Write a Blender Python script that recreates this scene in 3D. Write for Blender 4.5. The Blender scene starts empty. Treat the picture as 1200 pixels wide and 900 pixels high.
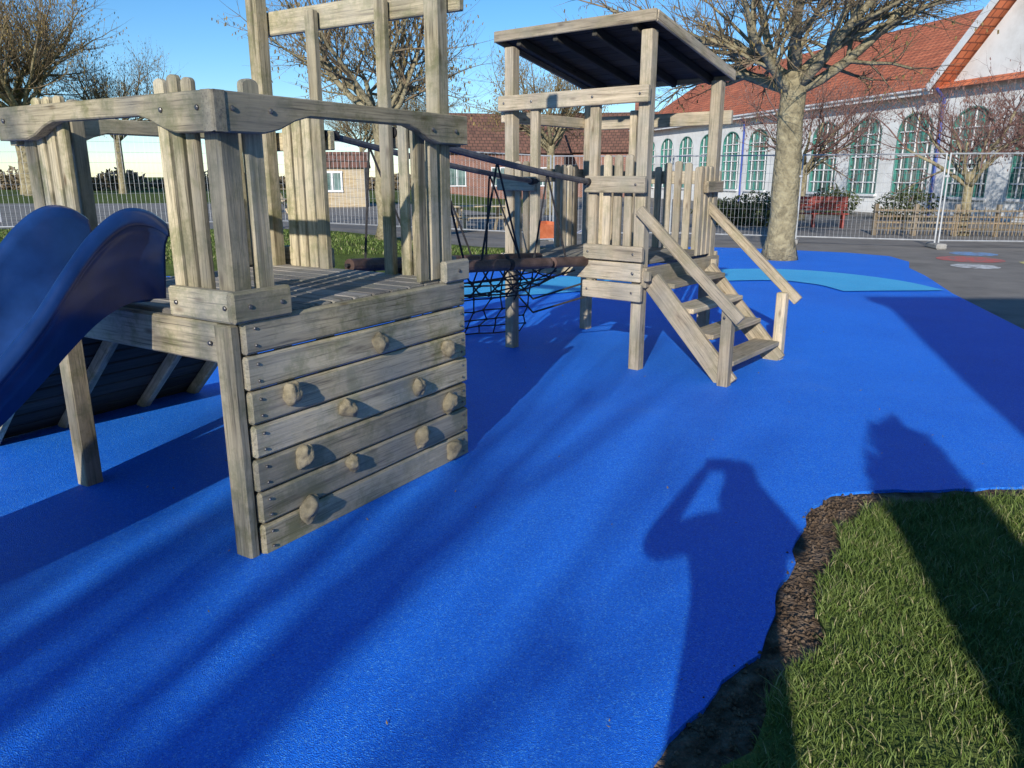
import bpy, math, random
import numpy as np
from mathutils import Vector, Matrix, noise
from mathutils.geometry import delaunay_2d_cdt
R = random.Random(7)
V = Vector
scene = bpy.context.scene
scene.view_settings.view_transform='Standard'
scene.view_settings.look='None'
scene.view_settings.exposure=0

# ---------------------------------------------------------------- materials
def newmat(name):
    m=bpy.data.materials.new(name); m.use_nodes=True
    nt=m.node_tree; b=nt.nodes['Principled BSDF']
    return m,nt,b
def N(nt,t,**k):
    n=nt.nodes.new(t)
    for a,v in k.items():
        if a.startswith('i_'): n.inputs[a[2:].replace('_',' ')].default_value=v
        else: setattr(n,a,v)
    return n
def ramp(nt,fac,stops):
    r=nt.nodes.new('ShaderNodeValToRGB')
    e=r.color_ramp.elements
    while len(e)<len(stops): e.new(0.5)
    for i,(p,c) in enumerate(stops):
        e[i].position=p; e[i].color=(*c,1)
    nt.links.new(fac,r.inputs[0]); return r.outputs[0]
def noisy(name,stops,scale=5,detail=4,rough=.8,bump=.2,bscale=None,bdist=.01,metal=0,spec=.4,dist=0,vec=None):
    m,nt,b=newmat(name)
    tc=N(nt,'ShaderNodeTexCoord')
    no=N(nt,'ShaderNodeTexNoise',i_Scale=scale,i_Detail=min(detail,5),i_Roughness=.62,i_Distortion=dist)
    nt.links.new(tc.outputs['Object'],no.inputs['Vector'])
    c=ramp(nt,no.outputs[0],stops)
    nt.links.new(c,b.inputs['Base Color'])
    b.inputs['Roughness'].default_value=rough; b.inputs['Metallic'].default_value=metal
    b.inputs['Specular IOR Level'].default_value=spec
    if bump:
        n2=N(nt,'ShaderNodeTexNoise',i_Scale=bscale or scale*6,i_Detail=2)
        nt.links.new(tc.outputs['Object'],n2.inputs['Vector'])
        bp=N(nt,'ShaderNodeBump',i_Strength=bump,i_Distance=bdist)
        nt.links.new(n2.outputs[0],bp.inputs['Height']); nt.links.new(bp.outputs[0],b.inputs['Normal'])
    return m
def mix(nt,f,a,b,mode='MIX'):
    n=nt.nodes.new('ShaderNodeMix'); n.data_type='RGBA'; n.blend_type=mode
    for idx,x in ((0,f),(6,a),(7,b)):
        if isinstance(x,(int,float)): n.inputs[idx].default_value=x
        elif isinstance(x,tuple): n.inputs[idx].default_value=(*x,1)
        else: nt.links.new(x,n.inputs[idx])
    return n.outputs[2]
def math_(nt,op,a,b=None):
    n=N(nt,'ShaderNodeMath',operation=op)
    for i,x in enumerate((a,b)):
        if x is None: continue
        if isinstance(x,(int,float)): n.inputs[i].default_value=x
        else: nt.links.new(x,n.inputs[i])
    return n.outputs[0]

def wood(name,light,dark,algae,alg_amt=.5,grey=.45):
    m,nt,b=newmat(name)
    at=N(nt,'ShaderNodeAttribute',attribute_name='gc')
    ti=N(nt,'ShaderNodeAttribute',attribute_name='tint')
    mp=N(nt,'ShaderNodeMapping'); mp.inputs['Scale'].default_value=(1.4,24,24)
    nt.links.new(at.outputs['Vector'],mp.inputs[0])
    n1=N(nt,'ShaderNodeTexNoise',i_Scale=1.0,i_Detail=5,i_Roughness=.7,i_Distortion=.5)
    nt.links.new(mp.outputs[0],n1.inputs['Vector'])
    base=ramp(nt,n1.outputs[0],[(.30,dark),(.42,tuple((x*.4+y*.6) for x,y in zip(dark,light))),(.56,light),(.75,tuple(min(1,x*1.2) for x in light))])
    mp2=N(nt,'ShaderNodeMapping'); mp2.inputs['Scale'].default_value=(4,120,120)
    nt.links.new(at.outputs['Vector'],mp2.inputs[0])
    n2=N(nt,'ShaderNodeTexNoise',i_Scale=1.0,i_Detail=2,i_Roughness=.65)
    nt.links.new(mp2.outputs[0],n2.inputs['Vector'])
    cr=ramp(nt,n2.outputs[0],[(.30,(.2,.2,.2)),(.42,(.84,.84,.84)),(.6,(1,1,1))])
    base=mix(nt,.85,base,cr,'MULTIPLY')
    mp3=N(nt,'ShaderNodeMapping'); mp3.inputs['Scale'].default_value=(3.2,9,9)
    nt.links.new(at.outputs['Vector'],mp3.inputs[0])
    vo=N(nt,'ShaderNodeTexVoronoi',i_Scale=1.0); nt.links.new(mp3.outputs[0],vo.inputs['Vector'])
    kn=ramp(nt,vo.outputs['Distance'],[(.05,(.28,.2,.14)),(.15,(1,1,1))])
    base=mix(nt,.85,base,kn,'MULTIPLY')
    tc=N(nt,'ShaderNodeTexCoord')
    n3=N(nt,'ShaderNodeTexNoise',i_Scale=5.0,i_Detail=5,i_Roughness=.8)
    nt.links.new(tc.outputs['Object'],n3.inputs['Vector'])
    am=ramp(nt,n3.outputs[0],[(.46,(0,0,0)),(.62,(alg_amt,)*3)])
    base=mix(nt,am,base,algae)
    n5=N(nt,'ShaderNodeTexNoise',i_Scale=1.7,i_Detail=3,i_Roughness=.6)
    nt.links.new(tc.outputs['Object'],n5.inputs['Vector'])
    gm=ramp(nt,n5.outputs[0],[(.40,(0,0,0)),(.66,(grey,)*3)])
    gr=sum(light)/3
    base=mix(nt,gm,base,(gr*.92,gr*.89,gr*.79))
    tb=math_(nt,'MULTIPLY_ADD',ti.outputs['Fac'],.6)
    tb.node.inputs[2].default_value=.74
    base=mix(nt,1.0,base,tb,'MULTIPLY')
    nt.links.new(base,b.inputs['Base Color'])
    b.inputs['Roughness'].default_value=.82; b.inputs['Specular IOR Level'].default_value=.25
    bp=N(nt,'ShaderNodeBump',i_Strength=.6,i_Distance=.006)
    nt.links.new(n1.outputs[0],bp.inputs['Height']); nt.links.new(bp.outputs[0],b.inputs['Normal'])
    return m
M_wood=wood('weathered_wood',(.55,.46,.29),(.16,.125,.075),(.18,.18,.075),.7)
M_wood2=wood('grey_weathered_wood',(.55,.45,.31),(.20,.15,.10),(.26,.24,.14),.55)
M_deck=wood('deck_wood',(.36,.32,.27),(.10,.085,.07),(.19,.19,.12),.5)
M_dark=wood('dark_wood',(.07,.06,.05),(.02,.017,.014),(.05,.05,.03),.4)  # very dark wood tone for ramp boards, roof boards and rafters
M_newwood=wood('pine_wood',(.55,.43,.27),(.32,.21,.1),(.4,.32,.16),.3)

def rubber(name,c1,c2,c3):
    m,nt,b=newmat(name)
    tc=N(nt,'ShaderNodeTexCoord')
    vo=N(nt,'ShaderNodeTexVoronoi',i_Scale=230.0); nt.links.new(tc.outputs['Object'],vo.inputs['Vector'])
    g=N(nt,'ShaderNodeSeparateColor'); nt.links.new(vo.outputs['Color'],g.inputs[0])
    c=ramp(nt,g.outputs[0],[(.0,c2),(.35,c1),(.8,c1),(1,c3)])
    n=N(nt,'ShaderNodeTexNoise',i_Scale=1.1,i_Detail=5,i_Roughness=.65); nt.links.new(tc.outputs['Object'],n.inputs['Vector'])
    d=ramp(nt,n.outputs[0],[(.3,(.84,.87,.92)),(.6,(1,1,1))])
    c=mix(nt,1.0,c,d,'MULTIPLY')
    du=ramp(nt,n.outputs[0],[(.58,(0,0,0)),(.8,(.12,.12,.12))])
    c=mix(nt,du,c,(.30,.32,.36))
    nt.links.new(c,b.inputs['Base Color'])
    b.inputs['Roughness'].default_value=.6; b.inputs['Specular IOR Level'].default_value=.35
    bp=N(nt,'ShaderNodeBump',i_Strength=.9,i_Distance=.004)
    nt.links.new(vo.outputs['Distance'],bp.inputs['Height'])
    nt.links.new(bp.outputs[0],b.inputs['Normal'])
    return m
M_blue=rubber('blue_rubber',(.010,.215,.97),(.006,.13,.72),(.12,.44,1.0))
M_lblue=rubber('light_blue_rubber',(.08,.56,.95),(.05,.42,.80),(.22,.66,1.0))
M_grassG=noisy('grass_ground',[(.3,(.06,.08,.02)),(.5,(.10,.135,.032)),(.7,(.15,.175,.055))],scale=3,detail=6,bump=.8,bscale=40,bdist=.03,rough=.95,spec=.1)
M_soil=noisy('soil',[(.3,(.06,.04,.025)),(.5,(.14,.095,.062)),(.72,(.25,.185,.13))],scale=14,detail=6,bump=1,bscale=45,bdist=.03,rough=.95,spec=.15)
M_asph=noisy('asphalt',[(.3,(.17,.155,.135)),(.5,(.23,.21,.185)),(.75,(.29,.265,.23))],scale=1.3,detail=6,bump=.4,bscale=120,bdist=.01,rough=.9)
M_steel=noisy('galvanised_steel',[(.3,(.36,.37,.38)),(.7,(.55,.56,.57))],scale=9,rough=.45,bump=0,metal=.4)
M_conc=noisy('concrete',[(.3,(.25,.24,.22)),(.7,(.42,.40,.37))],scale=12,bump=.4)
M_slide=noisy('blue_plastic',[(.3,(.010,.034,.125)),(.6,(.014,.052,.19)),(.8,(.03,.075,.22))],scale=6,detail=5,rough=.28,bump=.05,bscale=160,bdist=.002,spec=.5)
M_hold=noisy('resin_hold',[(.3,(.19,.16,.10)),(.6,(.36,.30,.19)),(.8,(.46,.39,.27))],scale=22,bump=.6,rough=.8,bdist=.005)
M_rope=noisy('dark_rope',[(.3,(.02,.02,.022)),(.7,(.06,.055,.055))],scale=60,bump=0,rough=.9)
M_pipe=noisy('brown_pipe',[(.3,(.05,.03,.025)),(.6,(.13,.08,.065)),(.8,(.22,.15,.12))],scale=9,bump=.4,rough=.6)
M_bolt=noisy('steel_bolt',[(.3,(.12,.11,.10)),(.7,(.28,.27,.26))],scale=30,rough=.45,bump=0,metal=.7)
M_bark=noisy('grey_bark',[(.28,(.12,.10,.06)),(.5,(.28,.235,.14)),(.7,(.40,.345,.21))],scale=5,detail=5,dist=1.2,bump=.9,bscale=14,bdist=.04,rough=.9,spec=.2)
M_bark2=noisy('twig_bark',[(.3,(.13,.095,.058)),(.7,(.29,.22,.135))],scale=4,bump=0,rough=.9,spec=.2)
M_pink=noisy('reddish_bark',[(.3,(.12,.06,.055)),(.7,(.27,.16,.13))],scale=4,bump=0,rough=.9)
M_catkin=noisy('buds',[(.3,(.14,.10,.035)),(.7,(.30,.22,.08))],scale=3,bump=0,rough=.9)
M_white=noisy('white_render',[(.3,(.66,.65,.62)),(.55,(.82,.82,.80)),(.8,(.86,.86,.84))],scale=1.1,detail=5,bump=0)
M_wpaint=noisy('white_paint',[(.3,(.7,.7,.7)),(.7,(.82,.82,.82))],scale=4,bump=0,rough=.5)
M_teal=noisy('teal_paint',[(.3,(.05,.22,.18)),(.7,(.08,.29,.24))],scale=4,bump=0,rough=.5)
M_glass=noisy('window_glass',[(.35,(.04,.08,.075)),(.65,(.20,.30,.28))],scale=.7,detail=3,bump=0,rough=.08,spec=.8)
M_bpaint=noisy('blue_paint',[(.3,(.02,.05,.28)),(.7,(.03,.08,.36))],scale=4,bump=0,rough=.5)
M_red=noisy('red_paint',[(.3,(.25,.035,.025)),(.7,(.4,.07,.045))],scale=6,bump=0,rough=.6)
M_orange=noisy('orange_plastic',[(.3,(.45,.11,.04)),(.7,(.6,.18,.08))],scale=8,bump=.1,rough=.5)
M_leaf=noisy('shrub_leaf',[(.3,(.04,.055,.018)),(.6,(.09,.11,.035)),(.8,(.18,.17,.07))],scale=1.5,bump=0,rough=.7)
M_hedge=noisy('brown_hedge',[(.3,(.13,.10,.06)),(.6,(.23,.175,.105)),(.8,(.17,.19,.08))],scale=.6,bump=0,rough=.9)
def tiles(name,c1,c2,mort,sx,sy):
    m,nt,b=newmat(name)
    at=N(nt,'ShaderNodeAttribute',attribute_name='gc')
    br=N(nt,'ShaderNodeTexBrick'); br.inputs['Color1'].default_value=(*c1,1); br.inputs['Color2'].default_value=(*c2,1)
    br.inputs['Mortar'].default_value=(*mort,1); br.inputs['Scale'].default_value=1
    br.inputs['Brick Width'].default_value=sx; br.inputs['Row Height'].default_value=sy; br.inputs['Mortar Size'].default_value=sy*.09
    nt.links.new(at.outputs['Vector'],br.inputs['Vector'])
    n=N(nt,'ShaderNodeTexNoise',i_Scale=.9,i_Detail=5,i_Roughness=.7); nt.links.new(at.outputs['Vector'],n.inputs['Vector'])
    d=ramp(nt,n.outputs[0],[(.3,(.65,.65,.65)),(.6,(1.05,1,1))])
    c=mix(nt,1.0,br.outputs[0],d,'MULTIPLY'); nt.links.new(c,b.inputs['Base Color'])
    b.inputs['Roughness'].default_value=.85
    return m
M_tile=tiles('red_roof_tiles',(.66,.21,.095),(.53,.15,.065),(.24,.075,.04),.33,.3)
M_tile2=tiles('brown_roof_tiles',(.24,.12,.08),(.17,.085,.06),(.07,.045,.03),.33,.3)
M_brick=tiles('red_brick',(.28,.11,.07),(.22,.09,.06),(.35,.32,.28),.225,.075)
def bladem():
    m,nt,b=newmat('grass_blades')
    at=N(nt,'ShaderNodeAttribute',attribute_name='tint')
    c=ramp(nt,at.outputs['Fac'],[(0,(.06,.095,.016)),(.45,(.125,.185,.036)),(.8,(.20,.25,.07)),(1,(.36,.32,.17))])
    nt.links.new(c,b.inputs['Base Color']); b.inputs['Roughness'].default_value=.6
    b.inputs['Specular IOR Level'].default_value=.3
    return m
M_blade=bladem()

# ---------------------------------------------------------------- builders
def empty(name,loc=(0,0,0)):
    o=bpy.data.objects.new(name,None); scene.collection.objects.link(o); o.location=loc; return o
class B:
    def __init__(s): s.v=[];s.f=[];s.g=[];s.t=[]
    def add(s,vs,fs,gs=None,t=.5):
        n=len(s.v); s.v+= [tuple(x) for x in vs]; s.f+=[tuple(i+n for i in f) for f in fs]
        s.g+= [tuple(x) for x in (gs or vs)]; s.t+=[t]*len(vs)
    def beam(s,p0,p1,w,h,up=(0,0,1),ch=.006,jit=0):
        """w across (perp to up), h along up"""
        p0=V(p0);p1=V(p1);x=(p1-p0);L=x.length;x.normalize();up=V(up)
        z=(up-x*up.dot(x)).normalized();y=z.cross(x)
        a,b=w/2,h/2;c=min(ch,a*.5,b*.5)
        sec=[(-a+c,-b),(a-c,-b),(a,-b+c),(a,b-c),(a-c,b),(-a+c,b),(-a,b-c),(-a,-b+c)]
        ins=[(px*(a-c)/a,py*(b-c)/b) for px,py in sec]
        off=V((R.uniform(0,50),R.uniform(0,50),R.uniform(0,50)))
        vs=[];gs=[]
        for (l,S) in ((0,ins),(c,sec),(L-c,sec),(L,ins)):
            for px,py in S:
                vs.append(p0+x*l+y*px+z*py); gs.append(V((l,px,py))+off)
        fs=[tuple(range(7,-1,-1)),tuple(range(24,32))]
        for r in range(3):
            for i in range(8):
                j=(i+1)%8; fs.append((r*8+i,r*8+j,r*8+8+j,r*8+8+i))
        s.add(vs,fs,gs,R.random())
    def prism(s,o,ex,ey,pts,th,grain=0):
        """outline pts in plane (ex,ey), centred thickness th"""
        o=V(o);ex=V(ex).normalized();ey=V(ey).normalized();ez=ex.cross(ey)
        off=V((R.uniform(0,50),R.uniform(0,50),R.uniform(0,50)))
        n=len(pts);vs=[];gs=[]
        c=min(.006,th*.25)
        def ring(q,shrink):
            for i,(px,py) in enumerate(pts):
                if shrink:
                    ax,ay=pts[i-1];bx,by=pts[(i+1)%n]
                    d1=V((px-ax,py-ay)).normalized() if (px-ax or py-ay) else V((1,0)); d2=V((bx-px,by-py)).normalized() if (bx-px or by-py) else d1
                    nn=V((-(d1.y+d2.y),d1.x+d2.x)); 
                    if nn.length>1e-6: nn.normalize()
                    qx,qy=px+nn.x*c,py+nn.y*c
                else: qx,qy=px,py
                vs.append(o+ex*qx+ey*qy+ez*q)
                g=(qx,qy,q) if grain==0 else (qy,qx,q)
                gs.append(V(g)+off)
        ring(-th/2,1);ring(-th/2+c,0);ring(th/2-c,0);ring(th/2,1)
        fs=[tuple(range(n-1,-1,-1)),tuple(range(3*n,4*n))]
        for r in range(3):
            for i in range(n):
                j=(i+1)%n; fs.append((r*n+i,r*n+j,r*n+n+j,r*n+n+i))
        s.add(vs,fs,gs,R.random())
    def tube(s,pts,rad,sides=6,cap=True):
        pts=[V(p) for p in pts]; n=len(pts)
        if isinstance(rad,(int,float)): rad=[rad]*n
        d=(pts[1]-pts[0]).normalized(); a=V((0,0,1)) if abs(d.z)<.9 else V((1,0,0))
        y=d.cross(a).normalized(); vs=[];gs=[];l=0
        for i,p in enumerate(pts):
            d=(pts[min(i+1,n-1)]-pts[max(i-1,0)]).normalized()
            y=(y-d*y.dot(d)).normalized(); z=d.cross(y)
            if i: l+=(p-pts[i-1]).length
            for k in range(sides):
                an=2*math.pi*k/sides
                vs.append(p+y*math.cos(an)*rad[i]+z*math.sin(an)*rad[i]); gs.append((l,math.cos(an)*rad[i],math.sin(an)*rad[i]))
        fs=[]
        for i in range(n-1):
            for k in range(sides):
                j=(k+1)%sides; fs.append((i*sides+k,i*sides+j,(i+1)*sides+j,(i+1)*sides+k))
        if cap: fs+= [tuple(range(sides-1,-1,-1)),tuple(range((n-1)*sides,n*sides))]
        s.add(vs,fs,gs,R.random())
    def quad(s,a,b,c,d,gs=None): s.add([a,b,c,d],[(0,1,2,3)],gs,R.random())
    def box(s,c,sx,sy,sz): s.beam((c[0]-sx/2,c[1],c[2]),(c[0]+sx/2,c[1],c[2]),sy,sz)
    def make(s,name,mat,parent=None,smooth=False):
        me=bpy.data.meshes.new(name); me.from_pydata(s.v,[],s.f); me.update()
        a=me.attributes.new('gc','FLOAT_VECTOR','POINT'); a.data.foreach_set('vector',np.array(s.g,dtype=np.float32).ravel())
        a=me.attributes.new('tint','FLOAT','POINT'); a.data.foreach_set('value',np.array(s.t,dtype=np.float32))
        me.materials.append(mat)
        if smooth: me.polygons.foreach_set('use_smooth',[True]*len(me.polygons))
        o=bpy.data.objects.new(name,me); scene.collection.objects.link(o)
        if parent: o.parent=parent
        return o

def ss(x): x=max(0,min(1,x)); return x*x*(3-2*x)
def hfun(x,y): return .42*ss((y-12.0)/4)*ss(-x/5)
def subdiv(poly,step,jit=0,keep=False):
    out=[]
    n=len(poly)
    for i in range(n):
        a=V(poly[i]);b=V(poly[(i+1)%n]);L=(b-a).length;k=max(1,int(L/step))
        for j in range(k):
            p=a.lerp(b,j/k)
            if jit: p=p+V((noise.noise(V((p.x*5,p.y*5,1))),noise.noise(V((p.x*5,p.y*5,9)))))*jit+V((noise.noise(V((p.x*21,p.y*21,1))),noise.noise(V((p.x*21,p.y*21,9)))))*jit*.4
            out.append(p)
    return out
def inside(p,poly):
    c=False;n=len(poly)
    for i in range(n):
        a=poly[i];b=poly[i-1]
        if (a[1]>p[1])!=(b[1]>p[1]) and p[0]<(b[0]-a[0])*(p[1]-a[1])/(b[1]-a[1])+a[0]: c=not c
    return c
def sheet(name,poly,z,mat,grid=None,hf=None,edge=None):
    pts=[V((p[0],p[1])) for p in poly]; n=len(pts)
    allp=list(pts)
    if grid:
        xs=[p.x for p in pts];ys=[p.y for p in pts]
        x=min(xs)+grid/2
        while x<max(xs):
            y=min(ys)+grid/2
            while y<max(ys):
                if inside((x,y),pts): allp.append(V((x,y)))
                y+=grid
            x+=grid
    r=delaunay_2d_cdt(allp,[],[list(range(n))],1,1e-5)
    vs=[(p.x,p.y,z+(hf(p.x,p.y) if hf else 0)) for p in r[0]]
    bb=B(); bb.add(vs,[tuple(f) for f in r[2]])
    if edge:
        lo=[(p.x,p.y,z-edge) for p in pts]; hi=[(p.x,p.y,z+(hf(p.x,p.y) if hf else 0)) for p in pts]
        bb.add(hi+lo,[(i,(i+1)%n,n+(i+1)%n,n+i) for i in range(n)])
    o=bb.make(name,mat,smooth=bool(hf))
    me=o.data
    import bmesh
    bm=bmesh.new();bm.from_mesh(me)
    for f in bm.faces:
        if f.normal.z<-.5: f.normal_flip()
    bm.to_mesh(me);bm.free()
    return o
def spl(pts,n=10):
    out=[]
    P=[V(pts[0])]+[V(p) for p in pts]+[V(pts[-1])]
    for i in range(1,len(P)-2):
        for j in range(n):
            t=j/n;a,b,c,d=P[i-1],P[i],P[i+1],P[i+2]
            out.append(.5*((2*b)+(c-a)*t+(2*a-5*b+4*c-d)*t*t+(3*b-3*c+d-a)*t**3))
    out.append(P[-2]); return out

# ---------------------------------------------------------------- ground
sheet('ground',[(-500,-300),(500,-300),(500,700),(-500,700)],0,M_grassG)
sheet('schoolyard_asphalt',[(-6,17.2),(3,16.5),(4.35,3.6),(5,-30),(70,-30),(70,70),(-6,70)],.004,M_asph)
sheet('soil',subdiv([(-.9,-5),(-.5,.2),(.2,1.79),(1.2,3.9),(4.5,4.1),(4.7,-5)],.3),.007,M_soil,grid=.06,hf=lambda x,y:.012*noise.noise(V((x*9,y*9,0)))*(1 if y>1 and x<3.3 else 0)+.002)
def mound(x,y): 
    return .07*math.exp(-((x-3.5)**2+(y-9.0)**2)/2.0)+.010*noise.noise(V((x*.8,y*.8,0)))+.014
grassedge=[(-.8,-5),(-.35,.4),(.38,1.76),(.61,2.04),(.87,2.35),(1.08,2.76),(1.36,3.28),(1.50,3.52),(1.78,3.68),(2.67,3.74),(4.3,3.84)]
ge=[V((p.x,p.y)) for p in spl([V((*p,0)) for p in grassedge],6)]
bluepoly=subdiv(ge,.06,.035)
k=[i for i,p in enumerate(bluepoly) if (p-V((4.3,3.84))).length<.06]
bluepoly=bluepoly[:k[0]+1] if k else bluepoly
far=[(4.75,5.4),(5.4,7.95),(6.1,10.6),(6.75,12.6),(7.0,13.6),(7.5,14.6),(7.6,15.6),(7.1,16.4),(5.6,17.3),(4.2,17.7),(2,17.2),(-.2,16),(-2.5,14.3),(-5,13.2),(-8.3,12.4),(-14,11.8),(-14,-5)]
bluepoly=bluepoly+[V(p) for p in far]
sheet('blue_rubber_surface',bluepoly,.012,M_blue,grid=.22,hf=mound,edge=.015)
def band(name,path,w0,mat,z):
    c=spl([V((*p,0)) for p in path],12);bb=B();n=len(c);vs=[]
    for i,p in enumerate(c):
        d=(c[min(i+1,n-1)]-c[max(i-1,0)]).normalized();q=V((-d.y,d.x,0))
        for k in range(7):
            r=p+q*(k/3-1)*w0/2; vs.append((r.x,r.y,z+mound(r.x,r.y)))
    fs=[]
    for i in range(n-1):
        for k in range(6): a=i*7+k; fs.append((a,a+1,a+8,a+7)[::-1])
    bb.add(vs,fs); bb.make(name,mat,smooth=True)
band('light_blue_path_marking',[(-5,9.6),(-2.5,10.2),(-.4,10.9),(1.5,11.8),(3.2,12.5),(4.5,12.5),(5.2,11.7),(5.35,10.7)],1.5,M_lblue,.028)
grass_in=[(-.5,-5),(-.05,.4),(.54,1.69),(.76,1.97),(1.01,2.27),(1.22,2.68),(1.54,3.21),(1.76,3.46),(2.2,3.60),(3.4,3.67),(4.6,3.73),(4.6,-5)]
gp=subdiv([V(p) for p in grass_in],.08,.06)
sheet('grass_verge',gp,.020,M_grassG,grid=.12,hf=lambda x,y:.012*noise.noise(V((x*3,y*3,2)))+.006,edge=.016)
def bank():
    xs=[-70+ i*1.5 for i in range(40)]+[-10+i*.5 for i in range(23)]
    ys=[11.4+i*.35 for i in range(18)]+[17.7,20,25,30,34,40,60,100]
    me=bpy.data.meshes.new('grass_bank');vs=[];fs=[]
    for y in ys:
        for x in xs: vs.append((x,y,hfun(x,y)+.0075))
    nx=len(xs)
    for j in range(len(ys)-1):
        for i in range(nx-1): fs.append((j*nx+i,j*nx+i+1,(j+1)*nx+i+1,(j+1)*nx+i))
    me.from_pydata(vs,[],fs); me.materials.append(M_grassG); me.materials.append(M_asph)
    idx=[]
    for j in range(len(ys)-1):
        for i in range(nx-1): idx.append(1 if 17.5<ys[j]<34 else 0)
    me.polygons.foreach_set('material_index',idx); me.polygons.foreach_set('use_smooth',[True]*len(idx))
    o=bpy.data.objects.new('grass_bank',me); scene.collection.objects.link(o)
bank()
def blades(name,region,n,hmin,hmax,wd,zf,dens=None,seed=1):
    rr=np.random.RandomState(seed)
    xs=[p[0] for p in region];ys=[p[1] for p in region]
    P=[]
    while len(P)<n:
        x=rr.uniform(min(xs),max(xs));y=rr.uniform(min(ys),max(ys))
        if dens and rr.rand()>dens(x,y): continue
        if inside((x,y),region): P.append((x,y))
    P=np.array(P);an=rr.uniform(0,6.283,n);h=rr.uniform(hmin,hmax,n)
    cl=np.array([noise.noise(V((x*4,y*4,3))) for x,y in P]); h*= (1+.6*cl)
    w=wd*rr.uniform(.6,1.3,n); lean=rr.uniform(.2,1.3,n)*h; la=rr.uniform(0,6.283,n)
    dx=np.cos(an)*w;dy=np.sin(an)*w; z0=np.array([zf(x,y) for x,y in P])
    vs=np.zeros((n,5,3))
    vs[:,0]=np.stack([P[:,0]-dx,P[:,1]-dy,z0],1);vs[:,1]=np.stack([P[:,0]+dx,P[:,1]+dy,z0],1)
    mx=P[:,0]+np.cos(la)*lean*.35;my=P[:,1]+np.sin(la)*lean*.35
    vs[:,2]=np.stack([mx+dx*.8,my+dy*.8,z0+h*.6],1);vs[:,3]=np.stack([mx-dx*.8,my-dy*.8,z0+h*.6],1)
    vs[:,4]=np.stack([P[:,0]+np.cos(la)*lean,P[:,1]+np.sin(la)*lean,z0+h],1)
    me=bpy.data.meshes.new(name); b=np.arange(n)*5
    me.vertices.add(n*5);me.vertices.foreach_set('co',vs.ravel())
    loops=np.stack([b,b+1,b+2,b+3,b+3,b+2,b+4],1).ravel()
    me.loops.add(len(loops));me.loops.foreach_set('vertex_index',loops)
    me.polygons.add(n*2)
    st=np.stack([np.arange(n)*7,np.arange(n)*7+4],1).ravel()
    me.polygons.foreach_set('loop_start',st)
    me.update(calc_edges=True);me.validate()
    a=me.attributes.new('tint','FLOAT','POINT')
    t=np.clip(rr.beta(2,2.6,n)+.25*cl,0,1); t[rr.rand(n)<.06]=1
    a.data.foreach_set('value',np.repeat(t,5).astype(np.float32))
    me.materials.append(M_blade)
    o=bpy.data.objects.new(name,me);scene.collection.objects.link(o);return o
def gd(x,y):
    q=noise.noise(V((x*2.2,y*2.2,7)))
    return max(.3,min(1,.8+q*1.1))
blades('grass',[tuple(p) for p in subdiv([V(p) for p in [(.3,.9),(.53,1.67),(.75,1.96),(.99,2.27),(1.20,2.68),(1.51,3.21),(1.74,3.48),(2.2,3.63),(3.4,3.70),(3.8,3.7),(3.4,.9)]],.08,.10)],85000,.018,.05,.0018,lambda x,y:.022,gd)
blades('grass_tufts',[(-14,12.2),(-8.3,12.7),(-5,13.5),(-2.5,14.6),(-.2,16.2),(-.2,17),(-14,17.3)],20000,.03,.08,.008,lambda x,y:hfun(x,y),None,5)
for i,(x,y,r,c) in enumerate([(9.0,15.2,.6,(.6,.14,.12)),(10.1,14.4,.55,(.7,.6,.2)),(10.9,15.6,.5,(.2,.5,.25)),(8.4,14.0,.4,(.7,.7,.68)),(12.0,15.2,.6,(.2,.38,.65)),(9.2,13.0,.4,(.7,.6,.2)),(9.7,16.3,.45,(.2,.38,.65))]):
    m=noisy('paint_%d'%i,[(.36,(.22,.20,.18)),(.56,c)],scale=6,detail=5,bump=0)
    ring=[(x+r*math.cos(a*math.pi/12),y+r*math.sin(a*math.pi/12)) for a in range(24)]
    sheet('playground_marking',ring,.009,m)

# ---------------------------------------------------------------- tower 1
Z3=V((0,0,1))
a1=V((.533,.846,0)).normalized(); b1=V((-a1.y,a1.x,0)); A0=V((-1.1,3.02,0))
def T1(s,t,z): return A0+a1*s+b1*(t if t<0 else t*.945)+Z3*z
tower=empty('wooden_climbing_frame')
L1=1.47;W1=1.5;H=1.05
def slat(bb,base,dirv,nrm,w,h,th,top='round'):
    n=8; pts=[(-w/2,0),(w/2,0)]
    r=w/2
    for k in range(n+1):
        an=math.pi*k/n; pts.append((r*math.cos(an)*1.0,h-r*.55+r*.55*math.sin(an)))
    bb.prism(base,dirv,Z3,pts,th,grain=1)
def arch(bb,p0,p1,ztop,dep,mid,th,flip=1,n=14):
    p0=V(p0);p1=V(p1);L=(p1-p0).length;d=(p1-p0)
    pts=[(0,-dep)]
    e=.15
    pts.append((L*e,-dep))
    for k in range(1,n):
        x=e+(1-2*e)*k/n; s=min(1,min(k,n-k)/(n*.22)); s=s*s*(3-2*s)
        pts.append((L*x,-dep+(dep-mid)*s))
    pts.append((L*(1-e),-dep)); pts.append((L,-dep)); pts.append((L,0)); pts.append((0,0))
    bb.prism(V((p0.x,p0.y,ztop)),d,Z3,pts,th)
SB=L1-.06
posts=B()
posts.beam(T1(.05,.05,0),T1(.05,.05,1.86),.092,.092,up=a1)
posts.beam(T1(SB,.05,0),T1(SB,.05,3.2),.088,.088,up=a1)
posts.beam(T1(.05,1.45,0),T1(.05,1.45,1.86),.09,.09,up=a1)
posts.beam(T1(SB,1.45,0),T1(SB,1.45,3.2),.088,.088,up=a1)
posts.beam(T1(SB+.02,.45,.9),T1(SB+.02,.45,2.5),.045,.07,up=b1)
posts.beam(T1(SB+.02,1.0,.9),T1(SB+.02,1.0,2.5),.045,.07,up=b1)
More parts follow.
